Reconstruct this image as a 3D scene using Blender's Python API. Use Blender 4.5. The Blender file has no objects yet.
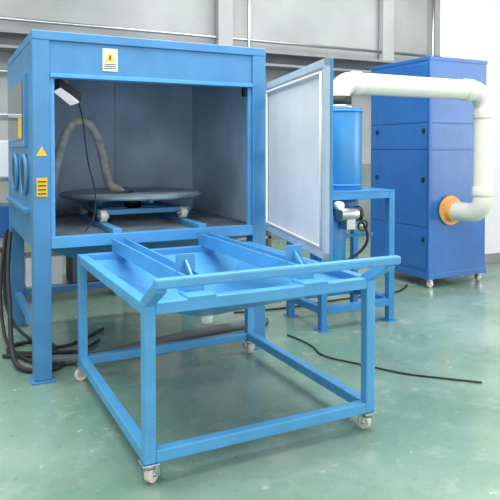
import bpy, bmesh, math, random
from mathutils import Vector, Matrix
random.seed(3)
S=bpy.context.scene
S.view_settings.view_transform='Standard'
S.view_settings.look='None'

# ---------------- materials ----------------
def mat(name,col,rough=.45,metal=0,var=.06,scale=6,emis=None,estr=0,bump=0,spec=.5):
    m=bpy.data.materials.new(name); m.use_nodes=True
    nt=m.node_tree; b=nt.nodes['Principled BSDF']
    b.inputs['Roughness'].default_value=rough; b.inputs['Metallic'].default_value=metal
    b.inputs['Specular IOR Level'].default_value=spec
    tc=nt.nodes.new('ShaderNodeTexCoord'); n=nt.nodes.new('ShaderNodeTexNoise')
    n.inputs['Scale'].default_value=scale; n.inputs['Detail'].default_value=5
    nt.links.new(tc.outputs['Object'],n.inputs['Vector'])
    r=nt.nodes.new('ShaderNodeValToRGB')
    r.color_ramp.elements[0].position=.3; r.color_ramp.elements[1].position=.7
    r.color_ramp.elements[0].color=[c*(1-var*2) for c in col]+[1]
    r.color_ramp.elements[1].color=[min(1,c*(1+var)) for c in col]+[1]
    nt.links.new(n.outputs['Fac'],r.inputs['Fac']); nt.links.new(r.outputs['Color'],b.inputs['Base Color'])
    if emis:
        b.inputs['Emission Color'].default_value=list(emis)+[1]; b.inputs['Emission Strength'].default_value=estr
    if bump:
        bp=nt.nodes.new('ShaderNodeBump'); bp.inputs['Strength'].default_value=bump
        nt.links.new(n.outputs['Fac'],bp.inputs['Height']); nt.links.new(bp.outputs['Normal'],b.inputs['Normal'])
    return m
M_BLUE=mat('paint_machine_blue',(.065,.25,.50),.36)
M_CART=mat('paint_cart_blue',(.09,.36,.68),.34)
M_CAB=mat('paint_cabinet_blue',(.020,.135,.42),.3)
M_CYC=mat('paint_cyclone_blue',(.035,.235,.53),.3)
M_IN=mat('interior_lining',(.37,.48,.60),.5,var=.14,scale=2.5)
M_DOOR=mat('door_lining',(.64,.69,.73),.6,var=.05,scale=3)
M_DFR=mat('door_frame_pale_blue',(.42,.52,.62),.5)
M_DARKIN=mat('chamber_floor_rubber',(.14,.17,.19),.7,var=.2)
M_WHITE=mat('white_pvc',(.80,.78,.68),.35,var=.02)
M_RUB=mat('rubber_black',(.02,.02,.022),.6)
M_GREYHOSE=mat('hose_grey',(.30,.295,.27),.6,var=.2,scale=20)
M_FLOORHOSE=mat('hose_dark_grey',(.13,.14,.15),.5)
M_STEEL=mat('steel',(.55,.56,.57),.3,1)
M_DISC=mat('turntable_steel',(.20,.27,.33),.5,.2,var=.25,scale=5)
M_TOP=mat('turntable_top_rubber',(.36,.42,.46),.6,0,var=.2,scale=4)
M_CREAM=mat('wheel_cream',(.75,.70,.58),.4)
M_YEL=mat('sign_yellow',(.85,.55,.03),.5)
M_SIGNW=mat('sign_white',(.85,.85,.82),.5)
M_ORNG=mat('flange_orange',(.80,.42,.12),.5)
M_BLK=mat('black_plastic',(.015,.015,.018),.4)
M_SEAM=mat('cabinet_seam_blue',(.008,.05,.2),.5)
M_GLASS=mat('dark_glass',(.03,.045,.06),.08)
M_WALL=mat('wall_paint_grey',(.40,.41,.41),.8,var=.08,scale=1.2)
M_WALLU=mat('wall_paint_white',(.80,.80,.79),.8,var=.03,scale=1.2)
M_WALLD=mat('wall_lower_grey',(.27,.30,.29),.7,var=.12,scale=1.5)
M_CEIL=mat('ceiling_grey',(.6,.6,.6),.8)
M_PIL=mat('pillar_white',(.80,.81,.82),.6,var=.02)
M_BEAM=mat('steel_beam_grey',(.12,.13,.14),.6)
M_PURL=mat('galvanised_tray_grey',(.26,.27,.28),.6)
M_LAMP=mat('lamp_diffuser',(.75,.77,.8),.4,emis=(1,1,1),estr=.6)
M_WOOD=mat('plywood',(.42,.30,.18),.7,var=.15)

def floor_mat():
    m=bpy.data.materials.new('floor_green_epoxy'); m.use_nodes=True
    nt=m.node_tree; b=nt.nodes['Principled BSDF']; L=nt.links.new
    tc=nt.nodes.new('ShaderNodeTexCoord')
    def noise(sc,det,dist=0,rough=.5):
        n=nt.nodes.new('ShaderNodeTexNoise'); n.inputs['Scale'].default_value=sc; n.inputs['Detail'].default_value=det
        n.inputs['Distortion'].default_value=dist; n.inputs['Roughness'].default_value=rough
        L(tc.outputs['Object'],n.inputs['Vector']); return n
    def ramp(src,p0,c0,p1,c1):
        r=nt.nodes.new('ShaderNodeValToRGB'); e=r.color_ramp.elements
        e[0].position=p0; e[0].color=(*c0,1); e[1].position=p1; e[1].color=(*c1,1)
        L(src,r.inputs['Fac']); return r
    def mix(f,a,bcol):
        x=nt.nodes.new('ShaderNodeMixRGB'); L(f,x.inputs['Fac']); L(a,x.inputs['Color1']); x.inputs['Color2'].default_value=(*bcol,1); return x
    n1=noise(.9,8,0,.6); n2=noise(4,11,.3,.74); n3=noise(2.0,11,.3,.74)
    r=ramp(n1.outputs['Fac'],.38,(.15,.27,.20),.64,(.27,.38,.31))
    light=ramp(n2.outputs['Fac'],.54,(0,0,0),.66,(.55,.55,.55))
    dark=ramp(n3.outputs['Fac'],.54,(0,0,0),.68,(.55,.55,.55))
    m1=mix(light.outputs['Color'],r.outputs['Color'],(.39,.46,.41))
    m2=mix(dark.outputs['Color'],m1.outputs['Color'],(.13,.21,.165))
    n6=noise(22,6,0,.65); sp=ramp(n6.outputs['Fac'],.62,(0,0,0),.68,(.5,.5,.5))
    m3=mix(sp.outputs['Color'],m2.outputs['Color'],(.09,.12,.10))
    n7=noise(16,6,0,.65); sp2=ramp(n7.outputs['Fac'],.64,(0,0,0),.68,(.7,.7,.7))
    m4=mix(sp2.outputs['Color'],m3.outputs['Color'],(.52,.54,.50))
    L(m4.outputs['Color'],b.inputs['Base Color'])
    mr=nt.nodes.new('ShaderNodeMapRange'); mr.inputs['From Min'].default_value=.35; mr.inputs['From Max'].default_value=.65
    mr.inputs['To Min'].default_value=.10; mr.inputs['To Max'].default_value=.34
    L(n3.outputs['Fac'],mr.inputs['Value']); L(mr.outputs['Result'],b.inputs['Roughness'])
    bp=nt.nodes.new('ShaderNodeBump'); bp.inputs['Strength'].default_value=.03
    L(n2.outputs['Fac'],bp.inputs['Height']); L(bp.outputs['Normal'],b.inputs['Normal'])
    return m
M_FLOOR=floor_mat()

# ---------------- helpers ----------------
def link(ob,parent):
    S.collection.objects.link(ob)
    if parent: ob.parent=parent
    return ob
def empty(name,loc=(0,0,0),rz=0):
    e=bpy.data.objects.new(name,None); e.location=loc; e.rotation_euler=(0,0,rz); e.empty_display_size=.1
    S.collection.objects.link(e); return e
def mesh(name,verts,faces,m,parent=None,bevel=0,smooth=False):
    me=bpy.data.meshes.new(name); me.from_pydata([tuple(v) for v in verts],[],faces)
    bm=bmesh.new(); bm.from_mesh(me); bmesh.ops.recalc_face_normals(bm,faces=bm.faces); bm.to_mesh(me); bm.free()
    me.materials.append(m)
    if smooth:
        for p in me.polygons: p.use_smooth=True
    ob=bpy.data.objects.new(name,me); link(ob,parent)
    if bevel:
        md=ob.modifiers.new('bev','BEVEL'); md.width=bevel; md.segments=2; md.limit_method='ANGLE'
    return ob
F6=[(0,1,2,3),(4,7,6,5),(0,4,5,1),(1,5,6,2),(2,6,7,3),(3,7,4,0)]
def box(name,a,b,m,parent=None,bevel=.004):
    (x0,y0,z0),(x1,y1,z1)=a,b
    v=[(x0,y0,z0),(x1,y0,z0),(x1,y1,z0),(x0,y1,z0),(x0,y0,z1),(x1,y0,z1),(x1,y1,z1),(x0,y1,z1)]
    return mesh(name,v,F6,m,parent,bevel)
def bar(name,p,q,w,h,m,parent=None,bevel=.004):
    p,q=Vector(p),Vector(q); d=(q-p).normalized()
    up=Vector((0,0,1)) if abs(d.z)<.95 else Vector((0,1,0))
    s=d.cross(up).normalized(); u=s.cross(d).normalized()
    v=[]
    for c in (p,q):
        for i,j in ((-1,-1),(1,-1),(1,1),(-1,1)): v.append(c+s*i*w/2+u*j*h/2)
    return mesh(name,v,F6,m,parent,bevel)
def cyl(name,p,q,r,m,parent=None,r2=None,n=40,bevel=0):
    p,q=Vector(p),Vector(q); d=(q-p).normalized()
    up=Vector((0,0,1)) if abs(d.z)<.95 else Vector((0,1,0))
    s=d.cross(up).normalized(); u=s.cross(d).normalized(); r2=r if r2 is None else r2
    v=[];f=[]
    for c,rr in ((p,r),(q,r2)):
        for i in range(n):
            a=2*math.pi*i/n; v.append(c+(s*math.cos(a)+u*math.sin(a))*rr)
    for i in range(n): f.append((i,(i+1)%n,n+(i+1)%n,n+i))
    f.append(tuple(range(n))); f.append(tuple(range(n,2*n)))
    ob=mesh(name,v,f,m,parent,bevel)
    for pl in ob.data.polygons:
        if len(pl.vertices)==4: pl.use_smooth=True
    return ob
def ring(name,c,axis,R,r,m,parent=None):
    bm=bmesh.new(); me=bpy.data.meshes.new(name); N,K=40,10
    ax=Vector(axis).normalized(); t=Vector((0,0,1)) if abs(ax.z)<.9 else Vector((1,0,0))
    s=ax.cross(t).normalized(); u=s.cross(ax)
    vs=[[bm.verts.new(Vector(c)+(s*math.cos(a)+u*math.sin(a))*(R+r*math.cos(b))+ax*r*math.sin(b))
      for b in [2*math.pi*k/K for k in range(K)]] for a in [2*math.pi*i/N for i in range(N)]]
    for i in range(N):
        for k in range(K): bm.faces.new((vs[i][k],vs[(i+1)%N][k],vs[(i+1)%N][(k+1)%K],vs[i][(k+1)%K])).smooth=True
    bmesh.ops.recalc_face_normals(bm,faces=bm.faces)
    bm.to_mesh(me); bm.free(); me.materials.append(m)
    return link(bpy.data.objects.new(name,me),parent)
def tube(name,pts,r,m,parent=None,poly=False,res=12):
    cu=bpy.data.curves.new(name,'CURVE'); cu.dimensions='3D'; cu.bevel_depth=r; cu.bevel_resolution=5; cu.use_fill_caps=True
    if poly:
        sp=cu.splines.new('POLY'); sp.points.add(len(pts)-1)
        for i,p in enumerate(pts): sp.points[i].co=(*p,1)
    else:
        sp=cu.splines.new('NURBS'); sp.points.add(len(pts)-1)
        for i,p in enumerate(pts): sp.points[i].co=(*p,1)
        sp.order_u=3; sp.use_endpoint_u=True; sp.resolution_u=res
    sp.use_smooth=True
    cu.materials.append(m)
    return link(bpy.data.objects.new(name,cu),parent)
def arc(c,a,b,R,n=12):
    c,a,b=Vector(c),Vector(a),Vector(b)
    return [tuple(c+(a*math.cos(t)+b*math.sin(t))*R) for t in [math.pi/2*i/n for i in range(n+1)]]
def pyramid(name,x0,x1,y0,y1,zt,cx,cy,zb,h,m,parent=None,t=.012):
    v=[(x0,y0,zt),(x1,y0,zt),(x1,y1,zt),(x0,y1,zt),(cx-h,cy-h,zb),(cx+h,cy-h,zb),(cx+h,cy+h,zb),(cx-h,cy+h,zb)]
    f=[(0,1,5,4),(1,2,6,5),(2,3,7,6),(3,0,4,7),(4,5,6,7)]
    ob=mesh(name,v,f,m,parent)
    md=ob.modifiers.new('s','SOLIDIFY'); md.thickness=t; md.offset=0
    return ob
def caster(pre,x,y,zt,parent,wm=M_CREAM,r=.038,rot=0.6):
    box(pre+'_plate',(x-.04,y-.04,zt-.008),(x+.04,y+.04,zt),M_STEEL,parent,.002)
    cyl(pre+'_swivel',(x,y,zt-.028),(x,y,zt-.008),.028,M_STEEL,parent,n=20)
    c,s=math.cos(rot),math.sin(rot)
    ox,oy=x+.018*c,y+.018*s
    for k in (-1,1):
        px,py=ox-s*k*.022,oy+c*k*.022
        bar(pre+'_fork_%d'%(k+2),(px,py,r-.008),(px,py,zt-.02),.04,.004,M_STEEL,parent,.001)
    cyl(pre+'_wheel',(ox-s*.016,oy+c*.016,r),(ox+s*.016,oy-c*.016,r),r,wm,parent,n=28,bevel=.004)
    cyl(pre+'_hub',(ox-s*.026,oy+c*.026,r),(ox+s*.026,oy-c*.026,r),.01,M_STEEL,parent,n=14)

# ---------------- room ----------------
box('floor',(-5,-3,-.1),(11,9,0),M_FLOOR,bevel=0)
box('wall_back',(-5,9,0),(11,9.15,5),M_WALL,bevel=0)
box('wall_left',(-5.15,-3,0),(-5,9.15,5),M_WALLU,bevel=0)
box('wall_right',(11,-3,0),(11.15,9.15,5),M_WALLU,bevel=0)
box('ceiling',(-5,-3,5),(11,9.15,5.12),M_CEIL,bevel=0)
box('trim_1',(-5,8.97,0),(11,9,1.25),M_WALLD,bevel=0)
bm_=empty('wall_beam')
box('flange_top',(-5,8.62,3.02),(11,8.96,3.06),M_PURL,bm_)
box('web',(-5,8.78,2.85),(11,8.83,3.04),M_BEAM,bm_)
box('flange_bottom',(-5,8.62,2.82),(11,8.96,2.86),M_PURL,bm_)
for i,x in enumerate((-3,-1,1,3.2,5.4,7.6,9.6)):
    box('bracket_%d'%i,(x,8.66,2.6),(x+.12,8.96,2.83),M_BEAM,bm_)
for i,z in enumerate((2.55,3.25)):
    cyl('conduit_%d'%i,(-4.9,8.9,z),(10.9,8.9,z),.025,M_STEEL,bm_,n=14)
for i,x in enumerate((3.9,7.1)):
    box('wall_rib_%d'%i,(x,8.84,0),(x+.25,8.96,4.99),M_WALL,bm_)
for i,x in enumerate((4.45,8.3)):
    cyl('riser_%d'%i,(x,8.88,1.3),(x,8.88,4.9),.03,M_STEEL,bm_,n=14)
pl=empty('pillar')
box('shaft',(6.2,5.9,0.0),(7.3,6.5,4.998),M_PIL,pl,.01)
box('plinth',(6.17,5.87,0.0),(7.33,6.53,.12),M_WALLD,pl,.005)

# ---------------- blasting cabinet (main machine) ----------------
mc=empty('sandblasting_cabinet',(0,0,0))
X0,X1,Y0,Y1,ZT=.535,2.21,4.13,5.66,2.26
P=.11
BI=Y1-P-.02
for n,(x,y) in {'post_front_left':(X0,Y0),'post_front_right':(X1-P,Y0),'post_back_left':(X0,Y1-P),'post_back_right':(X1-P,Y1-P)}.items():
    box(n,(x,y,.012),(x+P,y+P,ZT-.05),M_BLUE,mc,.006)
    box(n+'_foot',(x-.02,y-.02,0),(x+P+.02,y+P+.02,.012),M_BLUE,mc,.003)
box('header_panel',(X0+P,Y0+.012,1.99),(X1-P,Y0+.05,2.2),M_BLUE,mc)
box('header_top_rail',(X0,Y0-.004,2.2),(X1,Y0+.11,ZT),M_BLUE,mc,.006)
box('header_lip',(X0+P,Y0-.004,1.965),(X1-P,Y0+.09,1.992),M_CART,mc,.003)
box('sill',(X0+P,Y0,.86),(X1-P,Y0+.06,.935),M_CART,mc)
box('jamb_left',(X0+P,Y0+.02,.93),(X0+P+.03,Y0+.05,1.98),M_CART,mc)
box('jamb_right',(X1-P-.03,Y0+.02,.93),(X1-P,Y0+.05,1.98),M_CART,mc)
box('roof',(X0,Y0+.1,2.2),(X1,Y1,ZT-.005),M_BLUE,mc)
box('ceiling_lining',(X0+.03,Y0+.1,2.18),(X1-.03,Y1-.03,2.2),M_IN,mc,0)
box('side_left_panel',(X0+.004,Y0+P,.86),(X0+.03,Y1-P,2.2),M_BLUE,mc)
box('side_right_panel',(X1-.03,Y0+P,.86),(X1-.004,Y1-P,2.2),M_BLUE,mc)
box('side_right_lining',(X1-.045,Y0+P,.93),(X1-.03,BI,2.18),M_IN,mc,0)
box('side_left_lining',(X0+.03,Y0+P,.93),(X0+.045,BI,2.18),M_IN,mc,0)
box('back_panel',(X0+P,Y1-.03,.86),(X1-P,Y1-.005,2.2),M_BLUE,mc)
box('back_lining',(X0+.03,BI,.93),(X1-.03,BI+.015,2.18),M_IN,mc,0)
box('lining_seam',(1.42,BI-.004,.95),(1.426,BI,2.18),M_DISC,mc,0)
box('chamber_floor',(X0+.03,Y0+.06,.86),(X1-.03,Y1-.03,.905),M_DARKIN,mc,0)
for i in range(21):
    y=Y0+.1+i*.062
    box('grate_bar_%d'%i,(X0+.05,y,.905),(X1-.05,y+.012,.928),M_DISC,mc,0)
pyramid('hopper',X0+.08,X1-.08,Y0+.1,Y1-.08,.86,1.36,4.95,.5,.08,M_BLUE,mc)
cyl('hopper_outlet',(1.36,4.95,.40),(1.36,4.95,.5),.07,M_BLUE,mc,n=24)
box('lower_rail_back',(X0+P,Y1-.08,.25),(X1-P,Y1-.03,.3),M_BLUE,mc)
box('lower_rail_right',(X1-.08,Y0+P,.25),(X1-.03,Y1-P,.3),M_BLUE,mc)
box('lower_rail_left',(X0+.03,Y0+P,.25),(X0+.08,Y1-P,.3),M_BLUE,mc)
box('window_frame',(X0-.02,4.40,1.52),(X0+.01,5.45,2.02),M_BLUE,mc)
box('window_glass',(X0-.024,4.46,1.57),(X0-.01,5.39,1.97),M_GLASS,mc,0)
box('window_sticker',(X0-.027,4.48,1.58),(X0-.023,4.66,1.72),M_YEL,mc,0)
for i,y in enumerate((4.50,5.05)):
    ring('glove_port_ring_%d'%i,(X0-.008,y,1.33),(1,0,0),.13,.016,M_BLUE,mc)
    cyl('glove_port_%d'%i,(X0-.016,y,1.33),(X0+.01,y,1.33),.125,M_BLK,mc)
box('side_ledge',(X0-.03,4.3,1.08),(X0+.01,5.55,1.11),M_BLUE,mc)
def warn(pre,x,z,s,y,parent):
    box(pre+'_label',(x-s*.5,y-.004,z-s*.75),(x+s*.5,y,z+s*.75),M_SIGNW,parent,0)
    mesh(pre+'_triangle',[(x-s*.4,y-.0055,z-s*.15),(x+s*.4,y-.0055,z-s*.15),(x,y-.0055,z+s*.58)],[(0,1,2)],M_YEL,parent)
    box(pre+'_mark',(x-s*.05,y-.0065,z-s*.02),(x+s*.05,y-.006,z+s*.3),M_BLK,parent,0)
    for k in range(3):
        box(pre+'_text_%d'%k,(x-s*.38,y-.006,z-s*(.32+.14*k)),(x+s*.38,y-.0045,z-s*(.27+.14*k)),M_BLK,parent,0)
warn('warning_sign',1.035,2.10,.10,Y0+.012,mc)
box('post_label',(X0+.022,Y0-.004,1.20),(X0+.088,Y0,1.32),M_YEL,mc,0)
for k in range(4): box('post_label_text_%d'%k,(X0+.03,Y0-.006,1.215+.026*k),(X0+.08,Y0-.004,1.222+.026*k),M_BLK,mc,0)
mesh('post_triangle',[(X0+.02,Y0-.002,1.46),(X0+.09,Y0-.002,1.46),(X0+.055,Y0-.002,1.525)],[(0,1,2)],M_YEL,mc)
nm,x,y,z,s='lamp_left',.83,4.62,1.89,-.05
def P8(hx,hy,z0,z1):
    v=[]
    for zz in (z0,z1):
        for i,j in ((-1,-1),(1,-1),(1,1),(-1,1)): v.append((x+i*hx,y+j*hy,zz+i*s))
    return v
mesh(nm+'_housing',P8(.075,.17,z,z+.06),F6,M_BLK,mc,.004)
mesh(nm+'_lens',P8(.063,.155,z-.008,z+.001),F6,M_LAMP,mc)
bar(nm+'_arm',(x,y,z+.06),(x,y,2.185),.03,.03,M_STEEL,mc)
box('limit_switch',(X1-.16,Y0+.03,1.90),(X1-.11,Y0+.09,1.965),M_BLK,mc,.004)
tube('blast_hose',[(.72,4.95,.96),(.68,4.66,1.0),(.72,4.54,1.25),(.77,4.55,1.50),(.86,4.57,1.70),(.97,4.58,1.72),(1.06,4.61,1.60),(1.12,4.65,1.38),(1.16,4.68,1.21),(1.24,4.72,1.20)],.034,M_GREYHOSE,mc)
cyl('blast_nozzle',(1.22,4.72,1.20),(1.36,4.78,1.175),.025,M_STEEL,mc,r2=.014)
tube('blast_hose_coil',[(.72,4.95,.965),(.75,5.2,.97),(.95,5.42,.97),(1.3,5.45,.97),(1.7,5.4,.97)],.034,M_GREYHOSE,mc)
tube('lamp_cable',[(.88,4.62,1.95),(.92,4.5,1.80),(.93,4.42,1.50),(.96,4.44,1.35),(1.00,4.42,1.2),(.98,4.38,1.0),(.9,4.3,.945)],.005,M_RUB,mc)
for k,x in enumerate((1.08,1.70)):
    box('inner_rail_%d'%k,(x-.03,4.14,.928),(x+.03,5.5,.965),M_CART,mc)

# ---------------- turntable trolley inside ----------------
tt=empty('turntable_trolley')
TX,TY=1.41,4.93
cyl('disc',(TX,TY,1.128),(TX,TY,1.157),.555,M_DISC,tt,n=72,bevel=.004)
cyl('disc_top',(TX,TY,1.157),(TX,TY,1.163),.54,M_TOP,tt,n=72)
ring('disc_rim',(TX,TY,1.143),(0,0,1),.555,.016,M_DISC,tt)
for k in range(4):
    a=k*math.pi/4
    bar('disc_rib_%d'%k,(TX-.5*math.cos(a),TY-.5*math.sin(a),1.118),(TX+.5*math.cos(a),TY+.5*math.sin(a),1.118),.04,.02,M_BLUE,tt)
cyl('bearing',(TX,TY,1.03),(TX,TY,1.12),.07,M_BLK,tt)
for k,y in enumerate((TY-.33,TY+.33)):
    bar('cross_bar_%d'%k,(TX-.36,y,1.035),(TX+.36,y,1.035),.05,.04,M_CART,tt)
for k,x in enumerate((1.08,1.70)):
    bar('side_bar_%d'%k,(x,TY-.38,1.035),(x,TY+.38,1.035),.045,.04,M_CART,tt)
    for j,y in enumerate((TY-.33,TY+.33)):
        cyl('wheel_%d%d'%(k,j),(x-.024,y-.045,1.012),(x+.024,y-.045,1.012),.047,M_CREAM,tt,n=28,bevel=.003)
        cyl('axle_%d%d'%(k,j),(x-.05,y-.045,1.012),(x+.05,y-.045,1.012),.012,M_STEEL,tt,n=14)
        box('axle_plate_%d%d'%(k,j),(x+.03,y-.07,.995),(x+.038,y+.03,1.03),M_STEEL,tt,.001)
bar('hub_bar',(TX-.3,TY,1.03),(TX+.3,TY,1.03),.08,.03,M_CART,tt)

# ---------------- cabinet door (opened) ----------------
ang=math.atan2(-.974,-.245)
dr=empty('cabinet_door',(2.19,4.09,0),ang)
W=1.355
box('panel',(0.03,0.012,.905),(W,.034,1.99),M_BLUE,dr,.004)
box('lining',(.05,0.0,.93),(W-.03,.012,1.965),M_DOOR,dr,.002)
for n,a,b in (('frame_top',(.03,-.012,1.945),(W,.014,1.99)),('frame_bottom',(.03,-.012,.905),(W,.014,.945)),
              ('frame_free',(W-.045,-.012,.905),(W,.014,1.99)),('frame_hinge',(.03,-.012,.905),(.07,.014,1.99))):
    box(n,a,b,M_DFR,dr,.003)
tube('gasket',[(.09,-.014,1.92),(.09,-.014,.97),(W-.07,-.014,.97),(W-.07,-.014,1.92),(.09,-.014,1.92)],.009,M_PIL,dr,poly=True)
for k,z in enumerate((1.05,1.45,1.85)):
    cyl('hinge_%d'%k,(.01,.03,z-.05),(.01,.03,z+.05),.016,M_BLUE,dr,n=16)
    box('hinge_leaf_%d'%k,(.01,.032,z-.04),(.12,.042,z+.04),M_BLUE,dr,.002)
bar('handle',(W-.28,.06,1.30),(W-.28,.06,1.50),.02,.02,M_BLUE,dr)
for z in (1.31,1.49): bar('handle_stub',(W-.28,.03,z),(W-.28,.06,z),.02,.02,M_BLUE,dr)

# ---------------- loading cart ----------------
ct=empty('loading_cart')
cx0,cx1,cy0,cy1=.80,2.07,2.63,4.10
t=.055; ZB=.10; ZC=.82
for n,(x,y) in {'leg_front_left':(cx0,cy0),'leg_front_right':(cx1-t,cy0),'leg_back_left':(cx0,cy1-t),'leg_back_right':(cx1-t,cy1-t)}.items():
    box(n,(x,y,ZB),(x+t,y+t,ZC),M_CART,ct,.005)
for z,pre in ((ZB,'bottom'),(ZC-t,'top')):
    box(pre+'_rail_front',(cx0+t,cy0,z),(cx1-t,cy0+t,z+t),M_CART,ct,.005)
    box(pre+'_rail_back',(cx0+t,cy1-t,z),(cx1-t,cy1,z+t),M_CART,ct,.005)
    box(pre+'_rail_left',(cx0,cy0+t,z),(cx0+t,cy1-t,z+t),M_CART,ct,.005)
    box(pre+'_rail_right',(cx1-t,cy0+t,z),(cx1,cy1-t,z+t),M_CART,ct,.005)
for k,(x,y) in enumerate(((cx0+.03,cy0+.03),(cx1-.03,cy0+.03),(cx0+.03,cy1-.03),(cx1-.03,cy1-.03))):
    caster('caster_%d'%k,x,y,ZB,ct,rot=.6+k*1.3)
for k,x in enumerate((cx0+t/2,cx1-t/2)):
    bar('handle_arm_%d'%k,(x,cy0+.06,.80),(x,cy0-.15,.925),.05,.05,M_CART,ct,.004)
bar('handle_bar',(cx0-.005,cy0-.16,.94),(cx1+.02,cy0-.16,.94),.045,.045,M_CART,ct,.01)
for k,x in enumerate((1.08,1.70)):
    box('track_web_%d'%k,(x-.04,cy0+.10,ZC),(x+.04,cy1+.012,ZC+.045),M_CART,ct,.003)
    box('track_flange_a_%d'%k,(x-.048,cy0+.10,ZC),(x-.034,cy1+.012,ZC+.085),M_CART,ct,.002)
    box('track_flange_b_%d'%k,(x+.034,cy0+.10,ZC),(x+.048,cy1+.012,ZC+.085),M_CART,ct,.002)
    box('stop_plate_%d'%k,(x-.05,cy0+.22,ZC+.04),(x+.05,cy0+.23,ZC+.17),M_CART,ct,.002)
    bar('stop_brace_%d'%k,(x,cy0+.12,ZC+.05),(x,cy0+.225,ZC+.13),.012,.03,M_CART,ct,.001)
    box('track_gusset_%d'%k,(x-.07,cy0+.0,ZC-.002),(x+.07,cy0+.14,ZC+.01),M_CART,ct,.002)
pyramid('drip_tray',cx0+t,cx1-t,cy0+t,cy1-t,.775,1.43,3.42,.52,.05,M_CART,ct,t=.006)
cyl('tray_outlet',(1.43,3.42,.465),(1.43,3.42,.52),.035,M_PIL,ct,n=24)

# ---------------- cyclone separator on stand ----------------
cy=empty('cyclone_separator')
sx0,sx1,sy0,sy1=2.80,3.56,4.26,4.84; q=.06; ZS=1.14
for n,(x,y) in {'leg_a':(sx0,sy0),'leg_b':(sx1-q,sy0),'leg_c':(sx0,sy1-q),'leg_d':(sx1-q,sy1-q)}.items():
    box(n,(x,y,.01),(x+q,y+q,ZS),M_CYC,cy,.005)
    box(n+'_foot',(x-.02,y-.02,0),(x+q+.02,y+q+.02,.01),M_CYC,cy,.002)
for z,pre in ((.14,'low'),(ZS-q,'top')):
    box(pre+'_front',(sx0+q,sy0,z),(sx1-q,sy0+q,z+q),M_CYC,cy)
    box(pre+'_back',(sx0+q,sy1-q,z),(sx1-q,sy1,z+q),M_CYC,cy)
    box(pre+'_left',(sx0,sy0+q,z),(sx0+q,sy1-q,z+q),M_CYC,cy)
    box(pre+'_right',(sx1-q,sy0+q,z),(sx1,sy1-q,z+q),M_CYC,cy)
box('top_plate',(sx0,sy0,ZS),(sx1,sy1,ZS+.012),M_CYC,cy,.002)
CX,CY=3.20,4.60
BX=3.22
cyl('barrel',(BX,CY,ZS+.012),(BX,CY,1.87),.19,M_CYC,cy,n=56,bevel=.006)
ring('barrel_flange',(BX,CY,1.84),(0,0,1),.191,.010,M_CYC,cy)
ring('barrel_base_flange',(BX,CY,1.19),(0,0,1),.191,.010,M_CYC,cy)
cyl('cap',(CX,CY,1.87),(CX,CY,1.90),.14,M_STEEL,cy,r2=.12)
cyl('rubber_sleeve',(CX,CY,1.89),(CX,CY,1.975),.114,M_RUB,cy)
cyl('cone',(BX,CY,1.075),(BX,CY,.93),.16,M_CYC,cy,r2=.10)
DX,DY=3.02,4.5
cyl('grit_drum',(DX,DY,.50),(DX,DY,.95),.155,M_CYC,cy,n=48,bevel=.006)
ring('drum_band_1',(DX,DY,.93),(0,0,1),.157,.009,M_CYC,cy)
ring('drum_band_2',(DX,DY,.52),(0,0,1),.157,.009,M_CYC,cy)
cyl('drum_cone',(DX,DY,.32),(DX,DY,.5),.05,M_CYC,cy,r2=.155,n=48)
bar('drum_bracket',(2.83,DY,.74),(3.5,DY,.74),.03,.03,M_CYC,cy)
cyl('motor_body',(2.98,4.28,.96),(3.16,4.28,.96),.06,M_STEEL,cy,n=28,bevel=.005)
cyl('motor_cap',(3.16,4.28,.96),(3.19,4.28,.96),.065,M_BLK,cy,n=28)
box('valve_block',(3.03,4.23,.83),(3.12,4.33,.92),M_STEEL,cy,.006)
ring('valve_wheel',(3.2,4.24,.86),(0,1,.2),.045,.008,M_BLK,cy)
cyl('valve_stem',(3.2,4.24,.86),(3.1,4.3,.87),.01,M_STEEL,cy,n=12)
tube('valve_hose',[(3.19,4.28,.92),(3.28,4.24,.8),(3.25,4.3,.62),(3.1,4.34,.55)],.012,M_RUB,cy)
cyl('gauge',(2.95,4.2,1.04),(2.95,4.26,1.04),.035,M_PIL,cy,n=24)
# ---------------- ventilation pipe ----------------
vp=empty('ventilation_pipe')
R=.10; ZP=2.10; PX=4.99
pts=[(CX,CY,1.96)]+arc((CX+.13,CY,ZP-.13),(-1,0,0),(0,0,1),.13)
pts+=arc((PX-.17,CY,ZP-.17),(0,0,1),(1,0,0),.17)
pts+=arc((PX,CY+.17,.84+.17),(0,-1,0),(0,0,-1),.17)
pts+=[(PX,5.05,.84)]
tube('pipe',pts,R,M_WHITE,vp,poly=True)
def sleeve(n,p,q): cyl(n,p,q,R+.011,M_WHITE,vp,n=40,bevel=.004)
sleeve('coupling_1',(CX+.14,CY,ZP),(CX+.22,CY,ZP))
sleeve('coupling_2',(PX-.28,CY,ZP),(PX-.18,CY,ZP))
sleeve('coupling_3',(PX,CY,ZP-.28),(PX,CY,ZP-.18))
sleeve('coupling_4',(PX,CY,.84+.19),(PX,CY,.84+.28))
cyl('collar_orange',(PX,4.96,.84),(PX,5.058,.84),R+.02,M_ORNG,vp,bevel=.004)
cyl('flange_orange',(PX,5.035,.84),(PX,5.06,.84),R+.06,M_ORNG,vp,bevel=.004)

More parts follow.
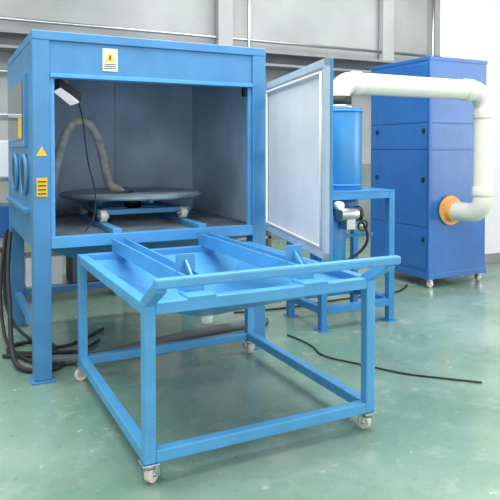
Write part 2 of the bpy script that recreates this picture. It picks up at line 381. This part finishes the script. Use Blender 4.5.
# ---------------- dust collector cabinet ----------------
dc=empty('dust_collector')
a0,a1,b0,b1=4.70,5.54,5.07,6.08
box('body',(a0,b0,.12),(a1,b1,2.49),M_CAB,dc,.008)
box('base_frame',(a0-.01,b0-.01,.10),(a1+.01,b1+.01,.16),M_CAB,dc,.004)
box('top_cap',(a0-.006,b0-.006,2.46),(a1+.006,b1+.006,2.50),M_CAB,dc,.004)
zs=[.20,.66,1.50,1.79,2.44]
for i in range(4):
    box('side_door_%d'%i,(a0-.010,b0+.03,zs[i]+.005),(a0,b1-.03,zs[i+1]-.005),M_CAB,dc,.004)
for i,(y,z) in enumerate(((b1-.16,1.68),(b0+.06,1.68),(b1-.16,1.15),(b0+.06,1.15),(b0+.06,.5))):
    box('latch_%d'%i,(a0-.03,y,z),(a0-.010,y+.03,z+.05),M_BLK,dc,.003)
for k,z in enumerate((1.495,1.785,2.08)):
    box('front_seam_%d'%k,(a0,b0-.003,z),(a1,b0,z+.008),M_SEAM,dc,0)
box('corner_trim',(a0-.006,b0-.006,.16),(a0+.03,b0+.02,2.46),M_CAB,dc,.004)
for k,(x,y) in enumerate(((a0+.05,b0+.05),(a1-.05,b0+.05),(a0+.05,b1-.05),(a1-.05,b1-.05))):
    caster('caster_%d'%k,x,y,.10,dc,rot=k)

# ---------------- hoses on the floor ----------------
tube('floor_hose',[(.60,4.5,.035),(.8,4.36,.035),(1.1,4.42,.035),(1.5,4.52,.035),(2.0,4.62,.035),(2.5,4.65,.035)],.035,M_FLOORHOSE)
pc=empty('power_cable')
tube('cable',[(2.5,4.3,.008),(2.55,4.0,.008),(2.45,3.75,.008),(2.6,3.5,.008),(2.75,3.2,.008),(2.9,3.05,.008),(3.1,2.85,.008)],.006,M_RUB,pc)
tube('cable_b',[(2.4,5.1,.012),(2.9,5.0,.012),(3.6,5.1,.012),(4.3,5.0,.012),(4.6,5.3,.012)],.009,M_RUB,pc)
cb=empty('hose_bundle')
tube('hose_0',[(.50,5.2,.85),(.46,5.05,.6),(.46,4.85,.35),(.44,4.6,.10),(.46,4.4,.02),(.62,4.28,.02),(.76,4.36,.02),(.9,4.6,.02)],.017,M_RUB,cb)
tube('hose_1',[(.48,5.3,.85),(.42,5.2,.5),(.42,5.1,.2),(.44,4.9,.03),(.56,4.5,.02),(.70,4.36,.02),(.85,4.5,.02),(1.1,4.8,.02)],.013,M_RUB,cb)
tube('hose_2',[(.50,5.4,.85),(.46,5.4,.5),(.48,5.3,.15),(.62,5.0,.02),(.75,4.75,.02),(.95,4.8,.02),(1.2,5.1,.02)],.013,M_RUB,cb)
tube('hose_3',[(.40,4.75,.018),(.62,4.6,.018),(.80,4.75,.018),(.70,5.0,.018),(.50,5.0,.018),(.42,4.85,.018),(.52,4.66,.04),(.9,4.6,.018)],.014,M_RUB,cb)
sh=empty('storage_shelf')
for x in (.1,1.7):
    for y in (6.3,6.8): box('upright',(x,y,0),(x+.05,y+.05,2.0),M_BEAM,sh)
for k,z in enumerate((.12,.62,1.2,1.8)):
    box('shelf_%d'%k,(.1,6.3,z),(1.75,6.85,z+.04),M_STEEL,sh)
for k,(x,z,w,h,m) in enumerate(((.2,.16,.45,.35,M_WOOD),(.75,.16,.35,.28,M_PIL),(1.2,.16,.4,.33,M_BEAM),(.25,.66,.4,.3,M_CAB),(.9,.66,.5,.4,M_WOOD),(.4,1.24,.6,.35,M_PIL))):
    box('carton_%d'%k,(x,6.35,z),(x+w,6.75,z+h),m,sh,.01)
wb=empty('workbench')
box('top',(2.3,7.9,.78),(4.4,8.6,.83),M_WOOD,wb)
for x in (2.35,4.29):
    for y in (7.95,8.5): box('leg',(x,y,0),(x+.06,y+.06,.78),M_BEAM,wb)
box('lower_shelf',(2.35,7.95,.2),(4.35,8.55,.24),M_STEEL,wb)
for k,x in enumerate((2.6,3.2,3.7)): box('crate_%d'%k,(x,8.05,.24),(x+.4,8.4,.52+.05*k),(M_PIL,M_WALLD,M_BEAM)[k],wb,.01)

# ---------------- lights ----------------
w=bpy.data.worlds.new('World'); S.world=w; w.use_nodes=True
w.node_tree.nodes['Background'].inputs['Color'].default_value=(1,1,1,1)
w.node_tree.nodes['Background'].inputs['Strength'].default_value=1.75
def area(name,loc,rot,sx,sy,e,col=(1,1,1)):
    l=bpy.data.lights.new(name,'AREA'); l.shape='RECTANGLE'; l.size=sx; l.size_y=sy; l.energy=e; l.color=col
    o=bpy.data.objects.new(name,l); o.location=loc; o.rotation_euler=rot; S.collection.objects.link(o); return o
area('overhead_fill',(1.5,3.2,4.9),(0,0,0),6,3,400)  # unseen area lamps added overhead for soft, even brightness; no fixtures modelled
area('overhead_fill.001',(5.5,7.2,4.9),(0,0,0),6,2,200)
area('overhead_fill.002',(-1.5,6.5,4.9),(0,0,0),3,3,120)
area('right_side_area',(9.5,1,2.2),(math.radians(90),0,math.radians(75)),3.5,3.5,200)  # unseen area lamp off to the right; no doorway is modelled

cam=bpy.data.cameras.new('camera'); co=bpy.data.objects.new('camera',cam); S.collection.objects.link(co)
co.location=(0,0,1.5); co.rotation_euler=(math.radians(88.5),0,math.radians(-26.7))
cam.sensor_width=36; cam.lens=44.64; cam.shift_y=-.168; cam.clip_start=.05
S.camera=co
